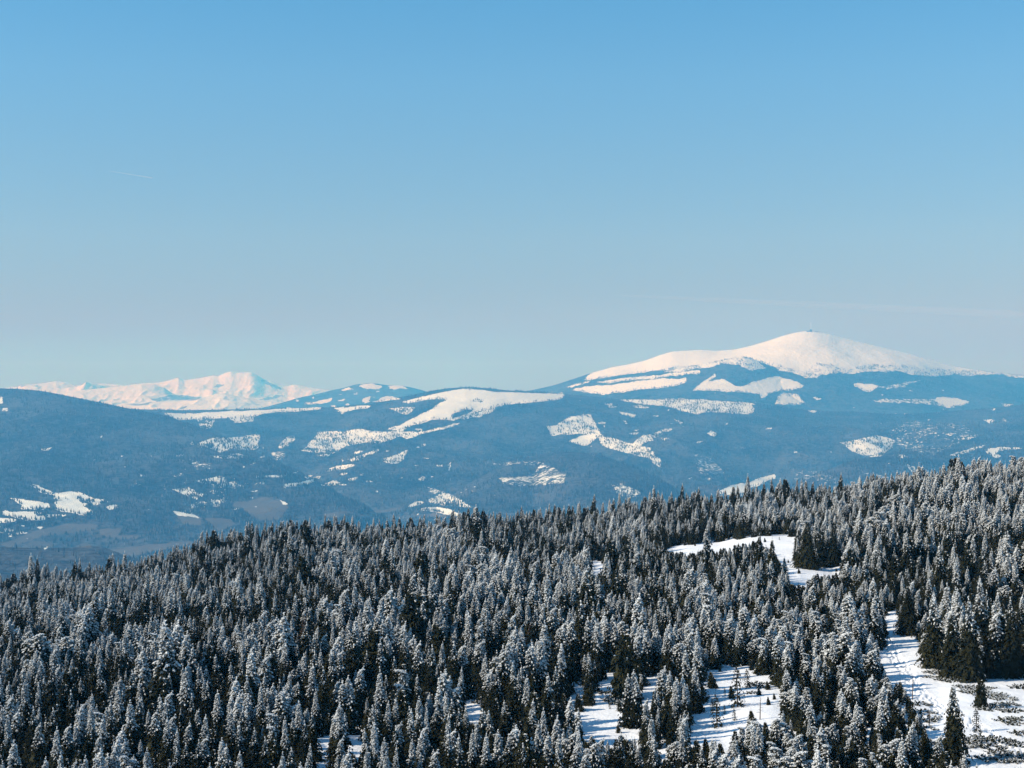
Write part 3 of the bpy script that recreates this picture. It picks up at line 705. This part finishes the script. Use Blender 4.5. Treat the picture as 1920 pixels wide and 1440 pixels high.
HERO = [  # u, v_top, v_base, variant, width, label
 (1790,1287,1432,'side',1.0,'lone spruce on the snow at bottom right, dark left side and rimed right side'),
 (1832,1329,1373,'young',1.0,'small sparse young spruce alone on the open snow at the right'),
 (1839,1275,1327,'bushy',0.9,'short bushy dark spruce among frosted dwarf pines at the right'),
 (1383,1250,1326,'young',0.85,'thin young green spruce standing on the snow patch at bottom centre right'),
 (1345,1303,1364,'young',0.9,'thin young spruce at the lower left corner of the small snow patch'),
 (1402,1255,1290,'young',1.1,'shortest young spruce at the top edge of the small snow patch'),
 (1513,978,1066,'dark',1.05,'wide dark green spruce on the upper snow clearing, left of the group'),
 (1538,990,1063,'dark2',0.95,'dark spruce second in the group on the upper snow clearing'),
 (1562,985,1062,'dark',0.9,'dark spruce at the right end of the group on the upper clearing'),
 (1497,992,1058,'dark2',0.8,'narrow dark spruce behind the wide one on the upper clearing'),
 (1323,990,1078,0,1.2,'tall frosted spruce standing in front of the left part of the upper clearing'),
 (1422,1005,1100,'dark2',0.9,'tallest spire of the grey spruce clump below the upper clearing'),
 (1446,1012,1102,'dark2',0.85,'second spire of the grey spruce clump below the upper clearing'),
 (1472,1046,1100,'side',1.0,'low spruce at the right edge of the clump below the upper clearing'),
 (1398,1022,1100,1,0.9,'frosted spire at the left of the clump below the upper clearing'),
 (1753,1123,1252,'side',1.15,'broad spruce right of the footprint track with rime down its right flank'),
 (1820,1127,1277,'side',1.0,'tall spruce with white rimed trunk line right of the track'),
 (1783,1150,1270,'dark2',1.0,'dark spruce between two rimed ones right of the track'),
 (1868,1140,1268,9,1.1,'broad dark-footed spruce at the right edge above the open snow'),
 (1895,1150,1270,'dark',0.9,'dark spruce at the far right above the blue shadow on the snow'),
 (1703,1100,1188,'dark',1.1,'nearly snow-free dark spruce at the top of the track'),
 (1640,1090,1205,'side',1.05,'tall dark spruce left of the upper end of the track'),
 (1003,1205,1318,2,1.0,'tall hooked frosty spruce left of the centre snow patches'),
 (1050,1215,1320,0,1.0,'slim white spruce just left of the centre snow patches'),
 (1019,1198,1300,3,0.9,'thin frosty spruce tip behind the hooked one near the centre'),
 (1117,1150,1262,4,0.9,'leaning slender white spruce above the centre snow patches'),
 (1103,1240,1322,'dark2',0.8,'small dark spruce standing between the centre snow patches'),
 (1172,1190,1310,'bushy',0.8,'dark brownish spruce at the right of the centre snow patches'),
 (753,1240,1370,5,1.0,'hooked thick white spruce in the dark gap of the lower centre'),
 (713,1263,1380,3,1.1,'slim white spruce left of the hooked one in the lower centre'),
 (840,1256,1370,2,1.1,'snow-hooded spruce right of the dark gap in the lower centre'),
 (820,1293,1400,0,1.2,'frosty spruce in front of the snow-hooded one in the lower centre'),
 (640,1325,1450,1,1.1,'frosted spruce left of the small snow gap at the bottom'),
 (700,1328,1440,'side',1.1,'spruce with dark left branches reaching over the small snow gap at the bottom'),
 (1193,1257,1360,4,1.0,'frosty spruce right of the long centre snow patch'),
 (1250,1250,1350,2,1.2,'rounded frosty spruce with dark foot left of the small snow patch'),
 (1223,1347,1460,1,1.0,'tall frosty spruce at the bottom edge below the centre snow patch'),
 (407,1300,1400,3,1.2,'brightly rimed spruce spire in the dark lower left wood'),
 (537,1293,1390,1,0.9,'slim rimed spruce left of the darkest gap'),
 (507,1323,1440,5,1.0,'hooked white spruce at the bottom left of the darkest gap'),
 (347,1260,1380,3,1.4,'wide-skirted rimed spruce in the middle of the lower left wood'),
 (190,1347,1450,0,1.0,'rimed spruce spire near the bottom left, second of the loose row'),
 (107,1370,1480,3,1.1,'bright rimed spruce spire at the bottom left edge of the photo'),
 (1403,893,975,1,0.7,'tallest thin spire on the skyline in front of the pale field'),
 (1230,915,1000,7,0.9,'tall thin spire rising from the skyline right of the centre'),
 (898,950,1040,7,1.3,'tall spruce with dark left boughs on the skyline near the centre'),
 (57,1042,1125,3,1.0,'tall spire on the skyline at the far left'),
 (69,1046,1125,'dark2',0.6,'thin dark spire on the skyline beside the tall one at the far left'),
 (232,1038,1120,0,0.8,'lone spire on the skyline above the left wood'),
 (467,984,1075,7,0.9,'tallest spire on the left skyline'),
 (545,986,1075,3,0.8,'narrow spire on the left skyline right of the tallest one'),
 (572,1160,1235,'brown',1.0,'brown dead spruce in the dark left half of the wood'),
 (702,1140,1205,'brown',1.0,'brown bare spruce above the darkest gap left of centre'),
 (996,1170,1240,'brown',1.1,'brown half dead spruce above the hooked frosty one near the centre'),
 (1798,858,950,3,1.1,'tall spire on the right skyline'),
 (1724,873,960,1,0.9,'tall rimed spire on the skyline left of the right-hand one'),
]
for (u, vt, vb, var, w, lab) in HERO:
    x, y, z = solve(u, vb)
    if vb-F*0 > 1440 or True:
        h = (vb-vt)*y/F
    add_tree(var, x, y, z, h, lab, None, w, rz=random.uniform(-0.4, 0.4))

# --- the wood: random planting, kept off the openings
occ = {}
def near(x, y, r):
    i, j = int(x//5), int(y//5)
    for a in range(i-1, i+2):
        for b in range(j-1, j+2):
            for (px, py) in occ.get((a, b), ()):
                if (px-x)**2+(py-y)**2 < r*r: return True
    return False
def put(x, y): occ.setdefault((int(x//5), int(y//5)), []).append((x, y))
for (x, y, z, h) in made: put(x, y)
cand = []
pr = np.random.default_rng(21)
tries = 110000
dd = np.sqrt(pr.random(tries)*(445**2-72**2)+72**2)
uu = pr.uniform(-330, 2250, tries)
xx = (uu-960)*dd/F
zz = ground_z(xx, dd)
hh = np.clip(pr.normal(3.5, 1.15, tries), 1.5, 7.5)*(0.85+0.4*(fbm(xx/25.0, dd/25.0, 2)+0.5))
dn = fbm(xx/18.0+70, dd/18.0+70, 2)
for i in range(tries):
    x, y, z, h = float(xx[i]), float(dd[i]), float(zz[i]), float(hh[i])
    u = float(uu[i])
    if 1330 < u < 1760 and y < 190: h *= 0.85
    sp = 1.35+1.3*pr.random()**2+(1.9 if dn[i] < -0.07 else 0)+max(0, (y-200)/200)*0.5
    if y < 130: h = min(h, 0.036*y)
    if near(x, y, sp): continue
    vb = 720-F*z/y; hp = F*h/y; vt = vb-hp
    if y < crest_d(u)+8 and vt < sky_top(u)-4-26*pr.random()**2.2: continue
    wpx = hp*0.22
    if open_frac(u-wpx*0.35, u+wpx*0.5, vt, vb-hp*0.5) > 0.015: continue
    if open_frac(u-wpx, u+wpx, vb-hp*0.5, vb) > 0.06: continue
    if y > crest_d(u)+45: continue
    put(x, y)
    cand.append((x, y, z, h, u, vt, vb))
print('forest trees', len(cand))
# low dark young growth between the stems
low = []
for i in range(tries//2):
    x, y, z, u = float(xx[-1-i]), float(dd[-1-i]), float(zz[-1-i]), float(uu[-1-i])
    h = 1.3+1.3*pr.random(); vb = 720-F*z/y; hp = F*h/y
    if y > crest_d(u)+15 or (y > crest_d(u)-30 and vb-hp < sky_top(u)-6): continue
    if near(x, y, 0.85): continue
    if open_frac(u-hp*0.42, u+hp*0.42, vb-hp, vb+hp*0.1) > 0.04: continue
    put(x, y); low.append((x, y, z, h, u, vb-hp, vb))
print('young growth', len(low))
def score(c):
    x, y, z, h, u, vt, vb = c
    if u < -5 or u > 1925 or vt > 1425: return 0
    return min(vb, 1440)-vt
cand.sort(key=score, reverse=True)
n_ind = 276-len(HERO)
tiny = 0
while tiny < 24:
    tu, tv = pr.uniform(900, 1625), pr.uniform(1010, 1430)
    if not op_map[int(tv-990), int(tu)]: continue
    x, y, z = solve(tu, tv)
    if near(x, y, 1.0): continue
    put(x, y); tiny += 1
    add_tree('young' if tiny % 3 == 0 else 12, x, y, z, 0.5+1.0*pr.random()**2, 'tiny dark spruce poking out of one of the sunlit snow patches right of centre', 'tiny spruces in the snow patches', pr.uniform(0.8, 1.1), rz=0.1)
def zone(u, vt):
    if u < 480: return ('rime-covered spruce in the dense dark wood at the lower left', 'spruces of the lower left wood')
    if u < 960: return ('rime-covered spruce in the dense wood left of centre near the bottom', 'spruces of the lower centre wood')
    if u < 1330: return ('frosted spruce around the broken snow patches right of centre', 'spruces around the centre snow patches')
    if u < 1640: return ('heavily snow-laden spruce in the thick clump left of the footprint track', 'snow-laden spruces left of the track')
    return ('frosted spruce on or beside the open snow at the lower right', 'spruces at the lower right')
keys = list(range(13))
def pick(u, v):
    if 1330 < u < 1740 and v > 1190: return random.choice([2, 5, 8, 8, 6, 2, 5, 0, 3, 4])
    if 1330 < u < 1740 and v > 1130: return random.choice([0, 1, 3, 4, 6, 2, 9])
    
    dark = float(fbm(np.array(u/90.0), np.array(v/50.0), 3)) < (0.08 if u < 900 else -0.01)
    return random.choice([1, 3, 7, 7, 9, 10, 10, 10, 11, 11, 12] if dark else [0, 0, 1, 1, 2, 2, 3, 3, 4, 4, 4, 5, 6, 6, 6, 8, 9, 9])
for c in sorted(low, key=score, reverse=True)[:6]:
    if score(c) <= 0: continue
    add_tree(12, c[0], c[1], c[2], c[3], 'short dark young spruce low between the tall frosted ones at the bottom', 'young dark spruces at the bottom'); low.remove(c)
for c in cand[:n_ind-6]:
    lab, grp = zone(c[4], c[5])
    add_tree(pick(c[4], c[6]), c[0], c[1], c[2], c[3], lab, grp, random.uniform(0.85, 1.3), rz=random.uniform(-0.6, 0.6))
# the rest of the wood as one object that plants the same tree shapes on points
rest = cand[n_ind:]
vi = np.array([pick(c[4], c[6]) for c in rest]+[12]*len(low)); rest = rest+low; hs = np.array([c[3]/VAR[v][1] for c, v in zip(rest, vi)])
pts = np.array([(c[0], c[1], c[2]-0.05) for c in rest])
me = bpy.data.meshes.new('spruce_forest'); me.vertices.add(len(pts)); me.vertices.foreach_set('co', pts.astype(np.float32).ravel())
for nm, ty, dat in (('variant', 'INT', vi.astype(np.int32)), ('size', 'FLOAT', hs.astype(np.float32)), ('turn', 'FLOAT', pr.uniform(-0.6, 0.6, len(pts)).astype(np.float32)), ('wide', 'FLOAT', (hs*np.where(vi == 12, 1.0, pr.uniform(0.85, 1.35, len(pts)))).astype(np.float32))):
    at = me.attributes.new(nm, ty, 'POINT'); at.data.foreach_set('value', dat)
fo = link('spruce_forest', me)
tag(fo, 'dense wood of rime-covered spruces filling the plateau up to the skyline', 'forest', kind='stuff')
gn = bpy.data.node_groups.new('plant_trees', 'GeometryNodeTree')
gn.interface.new_socket('Geometry', in_out='INPUT', socket_type='NodeSocketGeometry')
gn.interface.new_socket('Geometry', in_out='OUTPUT', socket_type='NodeSocketGeometry')
gi = gn.nodes.new('NodeGroupInput'); go = gn.nodes.new('NodeGroupOutput')
join = gn.nodes.new('GeometryNodeJoinGeometry')
# sources: the crowns and trunks of individual trees that stand in the scene
src = {}
for o in scene.objects:
    if o.name.startswith(('crown', 'trunk')):
        src.setdefault(o.data.name, o)
def attr(nm, ty):
    n = gn.nodes.new('GeometryNodeInputNamedAttribute'); n.data_type = ty; n.inputs['Name'].default_value = nm
    return n.outputs['Attribute']
for v in keys:
    (cm, tm), h0 = VAR[v]
    cj = gn.nodes.new('GeometryNodeJoinGeometry')
    for dm in (cm, tm):
        if dm.name not in src: continue
        oi = gn.nodes.new('GeometryNodeObjectInfo'); oi.transform_space = 'ORIGINAL'; oi.inputs['Object'].default_value = src[dm.name]
        gn.links.new(oi.outputs['Geometry'], cj.inputs[0])
    iop = gn.nodes.new('GeometryNodeInstanceOnPoints')
    cmp_ = gn.nodes.new('FunctionNodeCompare'); cmp_.data_type = 'INT'; cmp_.operation = 'EQUAL'
    gn.links.new(attr('variant', 'INT'), cmp_.inputs[2]); cmp_.inputs[3].default_value = v
    gn.links.new(cmp_.outputs[0], iop.inputs['Selection'])
    gn.links.new(gi.outputs[0], iop.inputs['Points']); gn.links.new(cj.outputs[0], iop.inputs['Instance'])
    cx = gn.nodes.new('ShaderNodeCombineXYZ'); gn.links.new(attr('wide', 'FLOAT'), cx.inputs[0]); gn.links.new(attr('wide', 'FLOAT'), cx.inputs[1]); gn.links.new(attr('size', 'FLOAT'), cx.inputs[2])
    gn.links.new(cx.outputs[0], iop.inputs['Scale'])
    rz = gn.nodes.new('ShaderNodeCombineXYZ'); gn.links.new(attr('turn', 'FLOAT'), rz.inputs[2]); gn.links.new(rz.outputs[0], iop.inputs['Rotation'])
    gn.links.new(iop.outputs[0], join.inputs[0])
gn.links.new(join.outputs[0], go.inputs[0])
md = fo.modifiers.new('plant_trees', 'NODES'); md.node_group = gn

# --- dwarf pines, half buried in the snow
def dwarf(seed, w=1.6, h=0.55, nb=34, frost=0.8):
    r = np.random.default_rng(seed); tb = TB()
    for k in range(nb):
        az = r.random()*6.28; rr = w*math.sqrt(r.random())*0.8
        base = np.array((math.cos(az)*rr*1.25, math.sin(az)*rr*0.8, 0.0))
        rad = np.array((math.cos(az+r.normal()*0.7), math.sin(az+r.normal()*0.7), 0)); tan = np.array((-rad[1], rad[0], 0))
        Lb = 0.35+0.45*r.random(); hh = h*(1-0.5*rr/w)*(0.5+0.6*r.random())
        for i in range(4):
            s = (i+1)/4
            p = base+rad*Lb*s+UPV*hh*(s**0.6)
            for q in range(3):
                td = rad*r.normal()*0.6+tan*r.normal()*0.8+UPV*(0.1+0.5*r.random()); td /= np.linalg.norm(td)
                e = p+td*(0.16+0.12*r.random()); wv = np.cross(td, r.normal(size=3))*0.07
                tb.quad(p-wv, p-UPV*0.06, p+wv, e, 0)
                if r.random() < frost*0.6: tb.lump(e+UPV*0.01, td, 0.09, 0.05, 0.04, r)
    return tb.mesh('dwarf_pine', [m_needle, m_rime])
DW = [dwarf(1), dwarf(2, 1.2, 0.45, 24, 0.6), dwarf(3, 0.9, 0.5, 20, 0.2), dwarf(4, 1.9, 0.4, 40, 1.0)]
DPOS = [(1812,1290,0),(1826,1298,3),(1862,1305,0),(1880,1312,3),(1872,1325,0),(1858,1332,1),(1892,1322,1),(1845,1292,1),(1900,1335,1),(1752,1262,0),(1742,1270,1),(1765,1275,1),(1890,1352,2),(1903,1358,1),(1916,1350,1),(1917,1377,2),
        (1822,1392,0),(1846,1386,2),(1870,1390,1),(1897,1394,2),(1912,1398,1),(1855,1402,1),(1870,1412,1),(1865,1425,3),(1885,1428,0),(1903,1420,0),(1918,1428,3),(1722,1322,1),(1726,1338,1),(1738,1352,0),(1760,1395,3),(1805,1398,3),(1735,1368,1),(1418,1285,1),(1432,1290,2),(1410,1300,1),(1150,1312,1),(1160,1320,0),(1135,1300,2),(905,1318,1),(1915,1290,1),(1800,1272,1),(1785,1278,1)]
for u, v, k in DPOS:
    x, y, z = solve(u, v)
    o = link('dwarf_pine', DW[k], None, (x, y, z-0.05), random.uniform(-0.5, 0.5)); s = random.uniform(0.42, 0.72); o.scale = (s, s, s)
    if u > 1700: tag(o, 'low frosted dwarf pine half buried in the open snow at the lower right', 'shrub', 'dwarf pines in the open snow at the lower right')
    elif u > 1380: tag(o, 'low twiggy shrub at the right side of the small snow patch', 'shrub', 'shrubs on the small snow patch')
    else: tag(o, 'low dark shrub on the broken snow patches near the centre', 'shrub', 'shrubs on the centre snow patches')
def dead(seed, h):
    r = np.random.default_rng(seed); tb = TB()
    tube(tb, [(0, 0, -0.3), (0.02, 0, h*0.5), (0.05, 0.02, h)], [0.05, 0.035, 0.012], 0, 5)
    for k in range(14):
        z = h*(0.3+0.65*r.random()); a = r.random()*6.28; l = 0.35*(1.1-z/h)+0.08
        tube(tb, [(0.02, 0, z), (math.cos(a)*l, math.sin(a)*l, z+0.08*r.normal())], [0.012, 0.005], 0, 3)
    return tb.mesh('dead_tree', [m_twig])
for i, (u, vt, v, lab) in enumerate([(1711,1267,1312,'thin bare dead stem at the left edge of the footprint track'), (1742,1333,1362,'thin bare dead sapling beside the lone spruce at the lower right'), (1425,1308,1350,'bare dead sapling below the small snow patch')]):
    x, y, z = solve(u, v); h = (v-vt)*y/F
    tag(link('dead_tree', dead(50+i, h), None, (x, y, z)), lab, 'tree')

# ------------------------------------------------------------------ transmitter station on the summit
def box(tb, x0, x1, y0, y1, z0, z1, m=0):
    c = [np.array((x, y, z), float) for z in (z0, z1) for y in (y0, y1) for x in (x0, x1)]
    for f in ((0, 1, 5, 4), (1, 3, 7, 5), (3, 2, 6, 7), (2, 0, 4, 6), (4, 5, 7, 6), (2, 3, 1, 0)): tb.quad(*[c[i] for i in f], m)
def summit(u, dv=0):
    y = 15770.0; return ((u-960)*y/F, y, -(float(mtn(u))-720+dv)*y/F)
st = link('transmitter_station', None, None, summit(1519, 1.0)); st.scale = (0.85, 0.85, 0.85)
tag(st, 'grey transmitter station with a tall mast on the summit of the big white mountain', 'building')
def pmesh(name, fn, mats, parent):
    tb = TB(); fn(tb); return link(name, tb.mesh(name, mats), parent)
pmesh('hall', lambda t: (box(t, -38, -4, -9, 9, -14, 13), box(t, -44, -30, -6, 6, 6, 14)), [m_conc], st)
pmesh('tower_block', lambda t: box(t, -4, 20, -11, 11, -14, 24), [m_dark], st)
pmesh('roof', lambda t: (box(t, -5.5, 21.5, -12.5, 12.5, 24, 26), box(t, 2, 12, -4, 4, 26, 30)), [m_conc], st)
for k in range(3):
    pmesh('window', lambda t, k=k: box(t, -1+7*k, 3+7*k, -11.3, -11.02, 8, 15), [m_conc], st)
mo = pmesh('mast', lambda t: tube(t, [(10, 0, 30), (10, 0, 60), (10, 0, 80), (10, 0, 104), (10, 0, 124)], [3.0, 2.6, 2.2, 1.6, 0.9], 0, 8), [m_steel], st)
pmesh('antenna_drum', lambda t: tube(t, [(10, 0, 88), (10, 0, 96)], [6.5, 6.5], 0, 10), [m_steel], mo)
ht = link('summit_hut', None, None, summit(1531, 1.5)); tag(ht, 'long low dark hut right of the transmitter station on the summit', 'building')
pmesh('wall', lambda t: box(t, -18, 18, -6, 6, -8, 5), [m_dark], ht)
pmesh('roof', lambda t: (box(t, -19, 19, -7, 7, 5, 6.5), box(t, -19, 19, -3, 3, 6.5, 8)), [m_conc], ht)

# ------------------------------------------------------------------ contrail and thin cloud high in the sky
def veil(name, dens, scale_xyz):
    m = bpy.data.materials.new(name); m.use_nodes = True; nt = m.node_tree; nt.nodes.clear()
    out = nt.nodes.new('ShaderNodeOutputMaterial'); vs = nt.nodes.new('ShaderNodeVolumePrincipled')
    vs.inputs['Color'].default_value = (1, 1, 1, 1); vs.inputs['Density'].default_value = dens
    nt.links.new(vs.outputs[0], out.inputs['Volume'])
    return m
def streak(name, a, b, r0, r1, dens, label, flat=1.0, n=24):
    a = np.array(a); b = np.array(b); tb = TB()
    pts = [a+(b-a)*i/n for i in range(n+1)]
    w = [r0*math.sin(math.pi*min(1, max(0.02, i/n*0.98+0.01)))**0.5*(1-i/n)+r1*(i/n)*min(1, (n-i)/2+0.05) for i in range(n+1)]
    tube(tb, pts, w, 0, 10)
    # close both ends
    tb.F += [(0, 1, 2, 3), (0, 3, 4, 5), (0, 5, 6, 7), (0, 7, 8, 9)]; k = n*10
    tb.F += [(k, k+3, k+2, k+1), (k, k+5, k+4, k+3), (k, k+7, k+6, k+5), (k, k+9, k+8, k+7)]; tb.M += [0]*8
    o = link(name, tb.mesh(name, [veil(name, dens, None)])); tag(o, label, 'contrail'); return o
def skyp(u, v, y): return ((u-960)*y/F, y, -(v-720)*y/F)
streak('contrail', skyp(196, 319, 66000), skyp(290, 334.5, 66000), 18, 36, 0.0055, 'short thin white contrail in the blue sky at the upper left')

cl = streak('thin_cloud', skyp(1145, 553, 70000), skyp(1960, 592, 70000), 110, 200, 0.0006, 'faint thin streak of high cloud above the big white mountain'); cl['category'] = 'cloud'
# ------------------------------------------------------------------ haze
tb = TB(); box(tb, -45000, 45000, -10000, 61000, -901, 800)
mh = bpy.data.materials.new('haze_air'); mh.use_nodes = True; nt = mh.node_tree; nt.nodes.clear()
out = nt.nodes.new('ShaderNodeOutputMaterial'); vp = nt.nodes.new('ShaderNodeVolumePrincipled')
vp.inputs['Color'].default_value = (0.085, 0.445, 0.87, 1)
vp.inputs['Absorption Color'].default_value = (1, 0.74, 0.0, 1)
vp.inputs['Density'].default_value = 0.000100
nt.links.new(vp.outputs[0], out.inputs['Volume'])
hz = link('haze', tb.mesh('haze', [mh])); tag(hz, kind='stuff')
